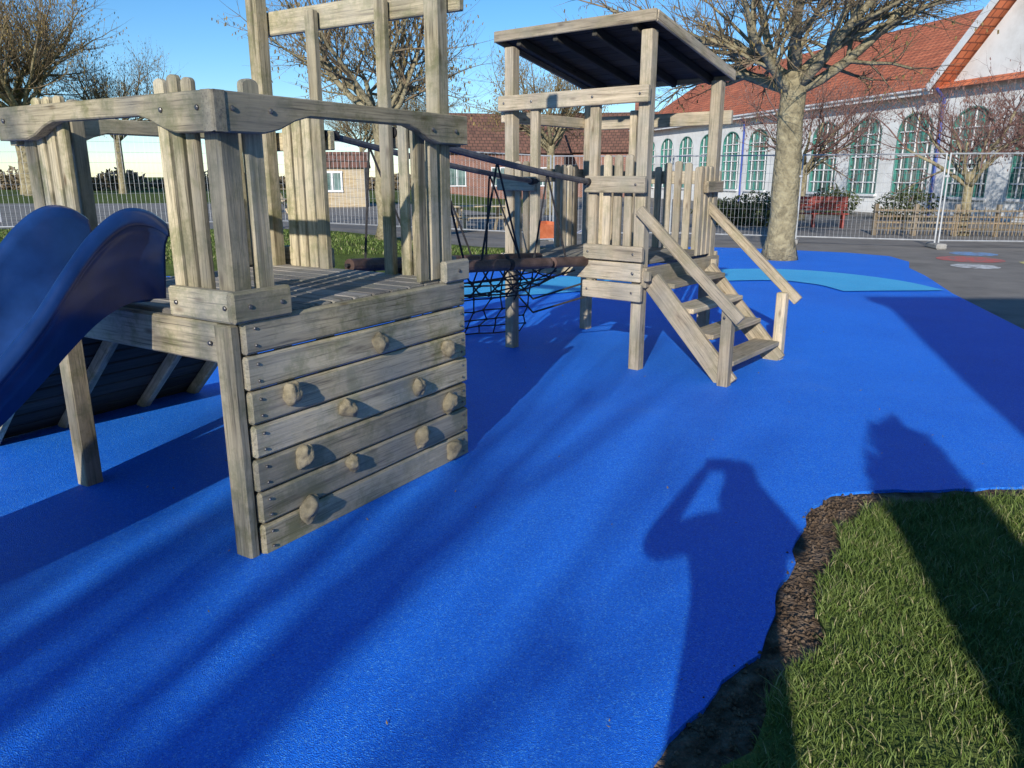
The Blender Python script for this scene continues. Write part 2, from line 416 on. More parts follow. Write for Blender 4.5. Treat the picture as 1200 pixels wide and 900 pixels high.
posts.make('posts',M_wood,tower)
dk=B()
nb=11
for i in range(nb):
    s=.0+ (i+.5)*(L1/nb)
    dk.beam(T1(s,.0,H-.018),T1(s,W1,H-.018),L1/nb-.008,.034,up=Z3)
dk.make('deck_boards',M_deck,tower)
fr=B()
fr.beam(T1(-.03,.06,.95),T1(-.03,W1,.95),.045,.165,ch=.008)
fr.beam(T1(.0,1.53,.95),T1(L1,1.53,.95),.045,.165)
fr.beam(T1(L1+.03,.1,.95),T1(L1+.03,W1,.95),.045,.165)
fr.beam(T1(.5,.06,.95),T1(.5,W1-.02,.95),.045,.14); fr.beam(T1(1.0,.06,.95),T1(1.0,W1-.02,.95),.045,.14)
fr.beam(T1(-.035,-.045,1.10),T1(-.035,.36,1.10),.05,.125,ch=.01)
fr.beam(T1(-.035,1.08,1.10),T1(-.035,1.52,1.10),.05,.125,ch=.01)
fr.beam(T1(-.06,-.045,1.10),T1(.24,-.045,1.10),.045,.125,ch=.01)
fr.beam(T1(L1-.17,-.045,1.10),T1(L1+.05,-.045,1.10),.045,.115,ch=.01)
fr.beam(T1(L1+.06,.05,1.10),T1(L1+.06,.42,1.10),.05,.12); fr.beam(T1(L1+.06,1.05,1.10),T1(L1+.06,1.5,1.10),.05,.12)
fr.beam(T1(0,1.585,1.10),T1(.4,1.585,1.10),.05,.125); fr.beam(T1(1.1,1.585,1.10),T1(1.5,1.585,1.10),.05,.125)
fr.beam(T1(L1+.02,-.06,2.47),T1(L1+.02,1.58,2.47),.045,.13)
fr.make('frame_boards',M_wood,tower)
rl=B()
arch(rl,T1(-.035,-.07,0),T1(-.035,1.57,0),1.90,.145,.075,.06)
arch(rl,T1(-.07,-.035,0),T1(L1+.05,-.035,0),1.90,.145,.07,.06)
arch(rl,T1(-.02,1.545,0),T1(L1+.03,1.545,0),1.88,.145,.075,.06)
rl.beam(T1(L1+.035,-.02,1.80),T1(L1+.035,.49,1.80),.045,.11); rl.beam(T1(L1+.035,.96,1.80),T1(L1+.035,1.5,1.80),.045,.11)
rl.beam(T1(.05,.05,1.862),T1(.05,.05,1.885),.13,.13,up=a1)
rl.make('handrail_boards',M_wood,tower)
sl=B()
for t,h_ in ((.175,.90),(.265,.915),(.355,.905)): slat(sl,T1(.012,t,1.06),b1,a1,.060,h_,.03)
for t in (1.14,1.235,1.33): slat(sl,T1(.012,t,1.06),b1,a1,.062,.88,.03)
slat(sl,T1(.165,.012,1.06),a1,b1,.085,.90,.032)
for s in (L1-.27,L1-.17): slat(sl,T1(s,.012,1.06),a1,b1,.07,.79,.03)
for t in (.16,.25,.34): slat(sl,T1(L1-.02,t,1.03),b1,a1,.062,.86,.03)
for t in (1.12,1.21,1.30): slat(sl,T1(L1-.02,t,1.03),b1,a1,.066,.95,.03)
for s in (.17,.27,1.12,1.22,1.32): slat(sl,T1(s,1.5,1.06),a1,b1,.068,.90,.03)
sl.make('slats',M_wood,tower)
cw=B()
nbd=7;bh=1.035/nbd
for i in range(nbd):
    z=.012+bh*(i+.5)
    e=R.uniform(-.006,.006)
    cw.beam(T1(-.005+e,-.03+e*.3,z),T1(L1+.03+e,-.03-e*.3,z+e*.2),.042,bh-.009,ch=.010)
cw.beam(T1(-.035,.02,.0),T1(-.035,.02,1.03),.05,.10,up=b1,ch=.008)
for s in (.5,1.05): cw.beam(T1(s,.03,.02),T1(s,.03,.9),.07,.06,up=b1)
cw.make('climbing_wall_boards',M_wood,tower)
holds=B()
import bmesh
def hold(S,z,r,seed):
    bm=bmesh.new();bmesh.ops.create_icosphere(bm,subdivisions=4,radius=1)
    vs=[]
    el=R.uniform(-.6,.9)
    c=T1(S,-.052,z)
    for v in bm.verts:
        p=v.co.copy()
        q=1+.34*noise.noise(p*1.1+V((seed*3.1,0,0)))+.10*noise.noise(p*2.4+V((seed,5,0)))
        p*=q
        wz=1-.32*max(0,-p.z)
        x=p.x*r*.78*wz; y=p.y*r*.85*wz; zz=p.z*r*1.15
        if y>0: y*=.2
        if p.z>.25: y-=.30*r*(p.z-.25); zz-=.25*r*max(0,.5-abs(p.x))*(p.z)
        x,zz=x*math.cos(el)-zz*math.sin(el),x*math.sin(el)+zz*math.cos(el)
        vs.append(c+a1*x+b1*y*1.25+Z3*zz)
    holds.add(vs,[tuple(w.index for w in f.verts) for f in bm.faces],None,R.random()); bm.free()
HS=[(.77,.82),(1.31,.69),(.2,.70),(.53,.55),(1.05,.53),(1.31,.38),(.24,.41),(.54,.27),(1.06,.25),(1.33,.10),(.25,.15)]
for i,(s,z) in enumerate(HS): hold(s,z,R.uniform(.044,.058),i+1)
holds.make('climbing_holds',M_hold,tower,smooth=True)
bl=B()
def bolt(p,n,r=.010):
    n=V(n).normalized(); bl.tube([V(p)-n*.002,V(p)+n*.004,V(p)+n*.007],[r,r,r*.6],8)
for i in range(nbd):
    z=.012+bh*(i+.5)
    for s in (.045,L1-.02):
        for dz in (-.035,.035): bolt(T1(s,-.052,z+dz),-b1,.007)
for (s,t,z,n) in [(-.062,-.02,1.10,-a1),(-.062,.3,1.10,-a1),(-.062,.1,.95,-a1),(-.062,1.4,.95,-a1),(-.067,.02,1.84,-a1),(-.067,1.5,1.84,-a1),(-.067,.25,1.84,-a1)]: bolt(T1(s,t,z),n)
for (s,z) in [(.02,1.84),(.2,1.84),(L1-.25,1.82),(L1-.06,1.82),(.02,1.10),(.18,1.10),(L1-.05,1.10)]: bolt(T1(s,-.067,z),-b1)
for t in (.05,.45,1.0,1.45): bolt(T1(L1+.044,t,2.47),a1); bolt(T1(L1-.006,t,2.47),-a1)
bl.make('bolts',M_bolt,tower)
rp=B()
def rampP(s,d,off=0):
    k=1.12
    return T1(s,1.56+k*d,1.0*(1-d)+.03)+ (b1*.66+Z3*.75)*off
for i in range(11):
    d=(i+.5)/11
    rp.beam(rampP(0,d),rampP(1.5,d),.128,.03,up=(b1*.66+Z3*.75))
rp.make('ramp_boards',M_dark,tower)
rq=B()
for s in (.06,.5,1.05,1.45):
    rq.beam(rampP(s,.02,-.055),rampP(s,.98,-.055),.05,.075,up=(b1*.66+Z3*.75))
rq.make('ramp_bearers',M_wood,tower)

# slide
slide=empty('playground_slide')
sb=B()
prof=[(-.06,1.075,.34),(.0,1.08,.375),(.08,1.08,.39),(.16,1.06,.385),(.26,1.01,.36),(.38,.92,.32),(.5,.82,.28),(.66,.70,.25),(.85,.57,.23),(1.1,.44,.21),(1.35,.33,.19),(1.6,.26,.18),(1.9,.23,.17),(2.15,.22,.16),(2.3,.20,.12),(2.36,.13,.06)]
pr=spl([V(p) for p in prof],4)
t0,t1=.43,1.03;tm=(t0+t1)/2;hw=(t1-t0)/2*.95
def sec(h):
    q=[(-hw-.05,h-.06),(-hw-.052,h-.04),(-hw-.04,h-.012),(-hw-.02,h),(-hw+.005,h-.012),(-hw+.016,h-.05),(-hw+.03,h*.45),(-hw+.05,.10*min(1,h/.3)),(-hw+.09,.03),(-hw+.15,0),(-hw+.25,-.004)]
    return q+[(-x,y) for x,y in q[::-1]]
m=len(sec(.4));vs=[]
for p in pr:
    for (x,y) in sec(p.z): vs.append(T1(-p.x-.06,tm+x,p.y+y))
fs=[(i*m+j,i*m+j+1,(i+1)*m+j+1,(i+1)*m+j) for i in range(len(pr)-1) for j in range(m-1)]
sb.add(vs,fs)
so=sb.make('slide_chute',M_slide,slide,smooth=True)
md=so.modifiers.new('s','SOLIDIFY');md.thickness=.012;md.offset=0
for sgn in (-1,1):
    sk=B();vs=[]
    for p in pr:
        h=p.z
        vs+= [T1(-p.x-.06,tm+sgn*(hw+.045),p.y+h-.055),T1(-p.x-.06,tm+sgn*(hw+.02),p.y+h-.085),T1(-p.x-.06,tm+sgn*(hw+.006),p.y+h-.12),T1(-p.x-.06,tm+sgn*(hw-.03),p.y+.02)]
    sk.add(vs,[(i*4+j,i*4+j+1,i*4+j+5,i*4+j+4) for i in range(len(pr)-1) for j in range(3)])
    o=sk.make('side_wall',M_slide,slide,smooth=True); md=o.modifiers.new('s','SOLIDIFY');md.thickness=.008
lg=B(); lg.tube([T1(-2.1,tm-.2,0),T1(-2.1,tm-.2,.24)],.025,10); lg.tube([T1(-2.1,tm+.2,0),T1(-2.1,tm+.2,.24)],.025,10)
lg.make('slide_legs',M_steel,slide)

# ---------------------------------------------------------------- tower 2
c2=V((.777,-.629,0)).normalized(); a2=V((-c2.y,c2.x,0)); P0=V((0,7.13,0))
def T2(c,a,z): return P0+c2*c+a2*a+Z3*z
LC=1.34;LA=1.25;H2=.92
tw2=empty('wooden_play_tower')
p=B()
def roofz(a): return 2.66-.25*(a/LA)
for (c,a) in ((0,0),(LC,0),(0,LA),(LC,LA)):
    p.beam(T2(c,a,0),T2(c,a,roofz(a)),.095,.095,up=a2)
p.beam(T2(.30,-.05,.8),T2(.30,-.05,2.2),.05,.085,up=c2)
p.beam(T2(.91,-.05,.66),T2(.91,-.05,2.2),.05,.085,up=c2)
p.beam(T2(.5,LA,.8),T2(.5,LA,2.2),.05,.075,up=c2)
p.make('posts',M_wood2,tw2)
p=B()
p.beam(T2(-.07,-.09,2.2),T2(LC+.07,-.09,2.2),.045,.125)
p.beam(T2(-.07,LA+.07,2.1),T2(LC+.12,LA+.07,2.1),.045,.12)
p.beam(T2(-.072,-.04,2.1),T2(-.072,LA+.03,2.1),.045,.10)
p.beam(T2(-.06,-.075,.84),T2(LC+.06,-.075,.84),.045,.15)
p.beam(T2(-.06,LA+.075,.84),T2(LC+.06,LA+.075,.84),.045,.15)
p.beam(T2(-.075,-.03,.82),T2(-.075,LA+.03,.82),.045,.14)
p.beam(T2(LC+.073,-.06,.80),T2(LC+.073,LA+.06,.80),.045,.16)
p.beam(T2(.86,-.1,.68),T2(LC+.08,-.1,.68),.045,.14); p.beam(T2(.86,-.1,.99),T2(LC+.08,-.1,.99),.045,.12)
p.beam(T2(.86,-.1,1.53),T2(LC+.08,-.1,1.53),.045,.13); p.beam(T2(-.08,-.1,1.53),T2(.34,-.1,1.53),.045,.12)
p.beam(T2(-.05,LA+.075,1.58),T2(LC+.05,LA+.075,1.58),.045,.12)
p.beam(T2(-.075,0,1.6),T2(-.075,LA,1.6),.045,.12)
p.beam(T2(LC+.073,.98,1.5),T2(LC+.073,LA+.05,1.5),.045,.1)
p.make('rails',M_wood2,tw2)
p=B()
for i in range(10): p.beam(T2((i+.5)*LC/10,-.04,H2-.018),T2((i+.5)*LC/10,LA+.04,H2-.018),LC/10-.008,.034)
p.make('deck_boards',M_deck,tw2)
p=B()
for c in (1.03,1.13,1.23): slat(p,T2(c,-.035,.9),c2,a2,.07,.86,.03)
for c in (.1,.19): slat(p,T2(c,-.035,.9),c2,a2,.065,.82,.03)
for i in range(3): slat(p,T2(.14+i*.1,LA+.035,.9),c2,a2,.068,.8,.03)
for i in range(5): slat(p,T2(.77+i*.105,LA+.035,.9),c2,a2,.07,.78+.05*math.sin(i*.8),.03)
for i in range(4): slat(p,T2(-.035,.75+i*.1,.9),a2,c2,.07,.8,.03)
for i in range(3): slat(p,T2(LC+.035,.96+i*.09,.9),a2,c2,.065,.78,.03)
p.make('slats',M_wood2,tw2)
p=B();ov=.09
nr=9
def RF(c,a,dz=0): return T2(c,a,roofz(a)+.07+dz)
rn=(RF(0,1)-RF(0,0)).cross(RF(1,0)-RF(0,0)).normalized(); rn=rn if rn.z>0 else -rn
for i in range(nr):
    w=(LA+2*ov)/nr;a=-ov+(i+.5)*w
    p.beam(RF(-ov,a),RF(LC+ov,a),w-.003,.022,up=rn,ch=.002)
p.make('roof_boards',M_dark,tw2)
p=B()
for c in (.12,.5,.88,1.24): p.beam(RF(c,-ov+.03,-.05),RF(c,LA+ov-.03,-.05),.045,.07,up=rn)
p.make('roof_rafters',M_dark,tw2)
p=B()
p.beam(RF(-ov-.02,-ov-.012,-.01),RF(LC+ov+.02,-ov-.012,-.01),.025,.085,up=Z3)
p.beam(RF(LC+ov+.012,-ov,-.01),RF(LC+ov+.012,LA+ov,-.01),.025,.085,up=Z3)
p.beam(RF(-ov-.012,-ov,-.01),RF(-ov-.012,LA+ov,-.01),.025,.085,up=Z3)
p.beam(RF(-ov-.02,LA+ov+.012,-.01),RF(LC+ov+.02,LA+ov+.012,-.01),.025,.085,up=Z3)
p.make('roof_fascia',M_wood2,tw2)
p=B()
SW0,SW1=.02,1.04
c0,c1s=LC+.10,LC+.80
for a in (SW0,SW1):
    p.beam(T2(c0,a,.78),T2(c1s+.02,a,.02),.045,.17,up=Z3)
    p.beam(T2(c1s,a-(.05 if a==SW0 else -.05),0),T2(c1s,a-(.05 if a==SW0 else -.05),.62),.085,.085,up=c2)
    ay=a-(.105 if a==SW0 else -.105)
    p.beam(T2(LC+.02,ay,1.34),T2(c1s+.12,ay,.55),.045,.085,up=Z3)
    p.beam(T2(c0+.02,ay+(.0),.78),T2(c0+.02,ay,.86),.05,.05,up=c2)
for i in range(4):
    z=.74-.185*i; c=c0+.08+.18*i
    p.beam(T2(c,SW0+.024,z),T2(c,SW1-.024,z),.23,.04,up=Z3)
p.make('stairs',M_wood2,tw2)
bl=B()
for c in (0,.3,.91,LC):
    bolt(T2(c,-.113,2.2),-a2,.011)
for z in (.68,.99,1.53,.84): bolt(T2(LC,-.123,z),-a2,.011)
for z in (.68,.99,1.53): bolt(T2(.91,-.123,z),-a2,.011)
bolt(T2(c1s,SW0-.13,.57),-a2,.01)
bl.make('bolts',M_bolt,tw2)

# ---------------------------------------------------------------- rope bridge
rb=empty('rope_bridge')
def sag(p0,p1,d,n=14):
    return [V(p0).lerp(V(p1),i/n)-Z3*d*4*(i/n)*(1-i/n) for i in range(n+1)]
pipes=B()
L0,Lr=T1(L1+.06,.93,1.06),T2(.37,-.06,.90)
R0,Rr=T1(L1+.06,.50,1.06),T2(.86,-.06,.90)
for (q0,q1) in ((L0,Lr),(R0,Rr)):
    seg=4
    for i in range(seg):
        f0=i/seg+.012;f1=(i+1)/seg-.012
        pipes.tube([q0.lerp(q1,f0),q0.lerp(q1,f1)],.042,14)
pipes.make('foot_rails',M_pipe,rb)
rp=B();hb_=B()
rp.tube([L0,Lr],.014,6);rp.tube([R0,Rr],.014,6)
TL0,TL1=T1(L1+.05,1.0,1.83),T2(.32,-.1,1.55)
TR0,TR1=T1(L1+.05,.44,1.83),T2(.90,-.12,1.55)
hl=sag(TL0,TL1,.02);hr=sag(TR0,TR1,.02)
hb_.tube(hl,.02,8);hb_.tube(hr,.022,8); hb_.make('hand_rails',noisy('blue_grey_rail',[(.3,(.06,.065,.075)),(.7,(.14,.14,.15))],scale=20,rough=.5,bump=0),rb)
fl=[L0.lerp(Lr,i/14) for i in range(15)];frr=[R0.lerp(Rr,i/14) for i in range(15)]
for i in (2,6,10):
    for (hh,ff) in ((hl,fl),(hr,frr)):
        rp.tube([hh[i],ff[i-1]],.008,5); rp.tube([hh[i],ff[min(14,i+2)]],.008,5)
rows=5;cols=10
grid=[]
for j in range(rows+1):
    f=j/rows; row=[]
    for i in range(cols+1):
        g=i/cols; p_=fl[0].lerp(fl[14],g).lerp(frr[0].lerp(frr[14],g),f)
        row.append(p_-Z3*(.22*math.sin(math.pi*f)*(.35+.65*math.sin(math.pi*g))+.02+.02*R.random()))
    grid.append(row)
for j in range(rows+1): rp.tube(grid[j],.007,5)
for i in range(cols+1): rp.tube([grid[j][i] for j in range(rows+1)],.007,5)
net=[];nn_=9
for i in range(nn_):
    g=.25+.7*i/(nn_-1); top=fl[0].lerp(fl[14],g); bot=V((-1.05+1.15*i/(nn_-1),7.45+.45*i/(nn_-1),.035))
    net.append([top.lerp(bot,k/6)-Z3*.13*math.sin(math.pi*k/6)*(1-k/9)+V((R.uniform(-.03,.03),R.uniform(-.03,.03),0)) for k in range(7)])
for n_i in net: rp.tube(n_i,.007,5)
for k_ in range(1,7): rp.tube([c_[k_] for c_ in net],.007,5)
for dz in (0,.12): rp.tube([T2(.02,-.08,.75-dz),T2(.4,-.2,.55-dz),T2(.95,-.08,.75-dz)],.009,5)
rp.make('ropes',M_rope,rb)
kn=B()
for row in grid[1:-1:1]:
    for q in row[::1]: kn.tube([q-Z3*.012,q,q+Z3*.012],[.008,.016,.008],6)
for c_ in net:
    for q in c_[1:-1]: kn.tube([q-Z3*.012,q,q+Z3*.012],[.008,.015,.008],6)
for q in (TL0,TR0,TL1,TR1): kn.tube([q-a1*.05,q+a1*.06],.03,10)
kn.make('rope_knots',M_rope,rb)

# ---------------------------------------------------------------- trees
def tree_mesh(name,seed,H0,r0,nlimb,limbL,spread,levels,kids,buds=None,trunklean=(0,0),up=.15,shrink=.62,wobk=.22,limbr=.43):
    r=random.Random(seed); tb=B();wb=B();bd=B()
    def grow(pos,d,L,rad,lev):
        n=5 if lev<2 else 3
        pts=[pos.copy()];rs=[rad];dirs=[d.copy()]
        end=rad*(.5 if lev<levels-1 else .35)
        for i in range(n):
            wob=wobk if lev else .06
            d=(d+V((r.uniform(-1,1),r.uniform(-1,1),r.uniform(-1,1)))*wob+Z3*up*(1 if lev else 0)).normalized()
            pos=pos+d*L/n; pts.append(pos.copy());dirs.append(d.copy())
            rs.append(rad+(end-rad)*(i+1)/n*(1+ (r.uniform(-.1,.1))))
        (tb if lev<=1 or rad>.03 else wb).tube(pts,rs,12 if lev==0 else (7 if lev<=1 else (4 if lev==2 else 3)),cap=lev<2)
        if lev<levels:
            k=kids[lev]
            for i in range(k):
                f=r.uniform(.3,1) if lev else 1
                idx=min(n,int(f*n+.5)); q=pts[idx];dd=dirs[idx]
                ax=V((r.uniform(-1,1),r.uniform(-1,1),r.uniform(-.5,.8)))
                ax=(ax-dd*ax.dot(dd)).normalized()
                an=math.radians(r.uniform(28,62))
                nd=(dd*math.cos(an)+ax*math.sin(an)).normalized()
                grow(q,nd,L*shrink*r.uniform(.7,1.15),max(.0035,rs[idx]*r.uniform(.45,.62)),lev+1)
            grow(pts[-1],dirs[-1],L*shrink,max(.0035,rs[-1]*.8),lev+1)
        elif buds and r.random()<buds:
            for q in pts[1:]:
                w=r.uniform(.02,.045); e=V((r.uniform(-1,1),r.uniform(-1,1),r.uniform(-1,1))).normalized()*w; g=V((r.uniform(-.3,.3),r.uniform(-.3,.3),-1)).normalized()*w*1.6
                bd.quad(q-e*.4,q+e*.4,q+e*.4+g,q-e*.4+g)
    n=8;pts=[];rs=[]
    for i in range(n+1):
        f=i/n; pts.append(V((trunklean[0]*f+.03*r.uniform(-1,1)*(f>0),trunklean[1]*f,H0*f-.05*(i==0))))
        rs.append(r0*(1+.45*max(0,1-f*7)**2)*(1-.18*f)*(1+.12*(f>.9)))
    tb.tube(pts,rs,20)
    for i in range(nlimb):
        an=2*math.pi*(i+r.uniform(-.25,.25))/nlimb; s=spread*r.uniform(.7,1.2)
        d=V((math.cos(an)*s,math.sin(an)*s,1)).normalized()
        st=pts[-1]-Z3*r.uniform(.05,.45)
        grow(st,d,limbL*r.uniform(.8,1.15),r0*r.uniform(limbr*.84,limbr*1.16),1)
    return tb,wb,bd
def plant(name,T,loc,rot=0,scale=1,mats=(M_bark,M_bark2,M_catkin)):
    e=empty(name,loc); e.rotation_euler=(0,0,rot); e.scale=(scale,)*3
    outs=[]
    for part,nm,mt in zip(T,('trunk_and_limbs','twigs','buds'),mats):
        if isinstance(part,B):
            if not part.v: outs.append(None); continue
            o=part.make(nm,mt,e,smooth=True); outs.append(o.data)
        else:
            if part is None: outs.append(None);continue
            o=bpy.data.objects.new(nm,part);scene.collection.objects.link(o);o.parent=e; outs.append(part)
    return outs
big=tree_mesh('big',11,3.45,.265,10,2.3,1.55,4,[0,7,6,6],.2,up=.03,limbr=.42)
big_d=plant('pollarded_street_tree',big,(5.2,15.1,0))
cen=tree_mesh('cen',23,2.7,.17,9,2.0,1.1,4,[0,7,6,5],.6,up=.05)
cen_d=plant('budding_tree',cen,(-2.75,16.9,hfun(-2.75,16.9)))
sm=tree_mesh('sm',31,1.7,.14,8,1.8,1.1,4,[0,6,5,5],.4,up=.05)
sm_d=plant('ornamental_cherry_tree',sm,(12.4,21.5,0),mats=(M_bark,M_pink,M_pink))
plant('ornamental_cherry_tree',sm_d,(16.2,23.6,0),rot=2,scale=1.15)
plant('ornamental_cherry_tree',sm_d,(10.6,29.0,0),rot=4,scale=1.2)
plant('budding_tree',cen_d,(1.6,33,0),rot=1.3,scale=1.1)
# trees behind the viewer that throw their branch shadows over the play surface
sh=tree_mesh('sh',5,3.0,.20,6,3.3,.42,3,[0,3,3],None,up=.12,shrink=.66,wobk=.12,limbr=.46)
sh_d=plant('bare_tree',sh,(-5.6,-12.0,0),rot=.6,scale=1.0)
plant('bare_tree',sh_d,(-6.4,-16.5,0),rot=3.6,scale=1.15)
dt=empty('distant_trees')
for (x,y,s,rt) in [(-33,46,2.1,.3),(-28.5,47,1.9,1.7),(-30.5,50,2.3,3.0),(-37,48,2.2,4.1),(-25.5,52,1.5,5),(-31.5,44,1.9,5.5),(-8,70,1.6,1.1),(-14,75,1.5,.2)]:
    e=empty('clump',(x,y,.3)); e.parent=dt; e.rotation_euler=(0,0,rt); e.scale=(s,s,s)
    for nm,d in zip(('limbs','twigs','buds'),cen_d):
        if d:
            o=bpy.data.objects.new(nm,d);scene.collection.objects.link(o);o.parent=e

def leafcloud(name,boxes,n,size,mat,seed=3,parent=None):
    rr=random.Random(seed);bb=B()
    for (cx,cy,cz,rx,ry,rz) in boxes:
        for i in range(n):
            d=V((rr.gauss(0,1),rr.gauss(0,1),rr.gauss(0,1))).normalized()*(rr.random()**.4)
            k=1+.3*noise.noise(d*2+V((cx,cy,0)))
            q=V((cx+d.x*rx*k,cy+d.y*ry*k,max(.02,cz+d.z*rz*k)))
            e=V((rr.uniform(-1,1),rr.uniform(-1,1),rr.uniform(-1,1))).normalized()
            f=e.orthogonal().normalized(); s=size*rr.uniform(.5,1.3)
            bb.add([q-e*s,q+f*s*.45,q+e*s,q-f*s*.45],[(0,1,2,3)],None,rr.random())
    return bb.make(name,mat,parent)
leafcloud('shrub',[(8.0,25.5,.5,1.0,.8,.6),(7.0,26,.4,1.0,.8,.5)],1500,.08,M_leaf,1)
leafcloud('shrub',[(15.5,20.8,.35,1.0,.6,.5),(17.3,21,.35,1.0,.6,.5)],1500,.07,M_leaf,2)
leafcloud('shrub',[(13.5,33,.5,1.1,.9,.7),(14.8,29.5,.5,1.2,.9,.7)],1200,.09,M_leaf,4)
leafcloud('hedge',[(-70+i*3.2,66+3*math.sin(i),.9,2.4,1.2,.9+.5*math.sin(i*2.3)) for i in range(24)],900,.25,M_hedge,5)
leafcloud('unseen_shadow_bush',[(.66,-1.5,1.82,.25,.25,.72),(.66,-1.5,.9,.20,.20,.9)],8000,.04,M_leaf,8)  # unseen leaf clump added behind the camera, shaped to cast the right-hand shadow

# ---------------------------------------------------------------- mesh fence
fence=empty('mesh_security_fence')
tubes=B();wires=B();feet=B()
line=[V((-19.5,13.2,0)),V((-9.0,16.3,0)),V((-2,19.6,0)),V((4,20.0,0)),V((9.6,17.6,0)),V((16.6,16.6,0)),V((21,16.4,0))]
for a,b in zip(line[:-1],line[1:]):
    L=(b-a).length;n=max(1,round(L/3.4));
    for i in range(n):
        p0=a.lerp(b,i/n);p1=a.lerp(b,(i+1)/n);d=(p1-p0).normalized();p0=p0+d*.04;p1=p1-d*.04
        p0.z=hfun(p0.x,p0.y)+.08;p1.z=hfun(p1.x,p1.y)+.08
        tubes.tube([p0,p0+Z3*2.0],.021,6);tubes.tube([p1,p1+Z3*2.0],.021,6)
        tubes.tube([p0+Z3*1.98,p1+Z3*1.98],.018,6);tubes.tube([p0+Z3*.1,p1+Z3*.1],.018,6)
        W=(p1-p0).length;k=int(W/.09)
        for j in range(1,k):
            q=p0.lerp(p1,j/k); wires.tube([q+Z3*.1,q+Z3*1.98],.0028,3,False)
        for j in range(1,9):
            z=.1+j*.209; wires.tube([p0+Z3*z,p1+Z3*z],.0028,3,False)
        nn=V((-d.y,d.x,0)); q=p0-d*.04
        zf=hfun(q.x,q.y)+.065
        feet.beam(V((q.x,q.y,zf))-nn*.35,V((q.x,q.y,zf))+nn*.35,.22,.13,up=Z3,ch=.03)
        tubes.beam(q-d*.03+Z3*1.5,q+d*.07+Z3*1.5,.06,.05)
tubes.make('tube_frames',M_steel,fence);wires.make('wire_mesh',M_steel,fence);feet.make('block_feet',M_conc,fence)
lf=empty('low_timber_fence');pb=B()
p0=V((10.0,21.6,0));p1=V((21,19.4,0));n=11
for i in range(n+1):
    q=p0.lerp(p1,i/n); pb.beam(q,q+Z3*.85,.1,.1,up=(1,0,0))
for z in (.2,.36,.52,.68): pb.beam(p0+Z3*z+V((0,-.07,0)),p1+Z3*z+V((0,-.07,0)),.02,.05)
k=120
for i in range(k):
    q=p0.lerp(p1,(i+.5)/k)+V((0,-.1,0)); pb.beam(q+Z3*.04,q+Z3*(.7+.09*R.random())+V((R.uniform(-.04,.04),0,0)),.02,.025,up=(1,0,0))
pb.make('rails_and_pales',wood('hurdle_wood',(.30,.22,.14),(.11,.08,.05),(.14,.13,.07),.4),lf)

# ---------------------------------------------------------------- school building
Ls=V((12.8,48,0)); e_=V((5.2,-21,0)).normalized(); n_=V((-e_.y,e_.x,0)); n_=n_ if n_.x<0 else -n_
def F(s,z,o=0): return Ls+e_*s+n_*o+Z3*z
sch=empty('school_building')
wall=B();gl=B();tf=B();wf=B()
EZ=4.95
S0,S1=-14,34
wins=[-11.2,-8.25,-5.3,-2.35,.6,3.55,6.5,9.5,12.45,15.4,18.35,21.3,24.25,27.2,30.1]
wr=.98;z0=.8;zc=3.35;ah=.72
def wq(s0,z0_,s1,z1_): wall.quad(F(s0,z0_),F(s1,z0_),F(s1,z1_),F(s0,z1_))
prev=S0
for w in wins:
    wq(prev,0,w-wr,EZ); wq(w-wr,0,w+wr,z0)
    na=12
    arc=[(w-wr*math.cos(math.pi*k/na),zc+ah*math.sin(math.pi*k/na)) for k in range(na+1)]
    for (x0,y0),(x1,y1) in zip(arc[:-1],arc[1:]):
        wall.quad(F(x0,y0),F(x1,y1),F(x1,EZ),F(x0,EZ))
    loop=[(w-wr,z0)]+arc+[(w+wr,z0)]
    for (x0,y0),(x1,y1) in zip(loop,loop[1:]+loop[:1]):
        wall.quad(F(x0,y0),F(x1,y1),F(x1,y1,-.2),F(x0,y0,-.2))
    gl.add([F(x,y,-.14) for x,y in loop],[tuple(range(len(loop)))])
    for (x0,y0),(x1,y1) in zip(loop,loop[1:]+loop[:1]): tf.beam(F(x0,y0,-.10),F(x1,y1,-.10),.07,.2,up=n_)
    for x in (-.36,.36): tf.beam(F(w+x,z0,-.10),F(w+x,zc+.64,-.10),.12,.06,up=n_)
    for x in (-.68,0,.68): wf.beam(F(w+x,z0,-.09),F(w+x,zc+(.68 if x==0 else .48),-.09),.05,.05,up=n_)
    for z in (zc,1.3,1.85,2.4,2.9): wf.beam(F(w-wr,z,-.082),F(w+wr,z,-.082),.05,.05,up=n_)
    wf.beam(F(w-wr-.1,z0-.05,.05),F(w+wr+.1,z0-.05,.05),.1,.14,up=n_)
    prev=w+wr
wq(prev,0,S1,EZ)
D=12
wall.quad(F(S0,0),F(S0,EZ),F(S0,EZ,-D),F(S0,0,-D)); wall.quad(F(S1,0),F(S1,EZ),F(S1,EZ,-D),F(S1,0,-D)); wall.quad(F(S0,0,-D),F(S1,0,-D),F(S1,EZ,-D),F(S0,EZ,-D))
for s in (S0,S1): wall.add([F(s,EZ,0),F(s,EZ,-D),F(s,8.6,-D/2)],[(0,1,2)])
wall.make('walls',M_white,sch);gl.make('window_glass',M_glass,sch);tf.make('window_frames',M_teal,sch);wf.make('glazing_bars_and_sills',M_wpaint,sch)
rf=B()
def rq(p,L,Hh):
    rf.add(p,[(0,1,2,3)],[(0,0,0),(L,0,0),(L,Hh,0),(0,Hh,0)])
rq([F(S0-.3,EZ-.15,.45),F(S1+.3,EZ-.15,.45),F(S1+.3,8.9,-D/2),F(S0-.3,8.9,-D/2)],S1-S0,7.3)
rq([F(S1+.3,EZ-.15,-D-.45),F(S0-.3,EZ-.15,-D-.45),F(S0-.3,8.9,-D/2),F(S1+.3,8.9,-D/2)],S1-S0,7.3)
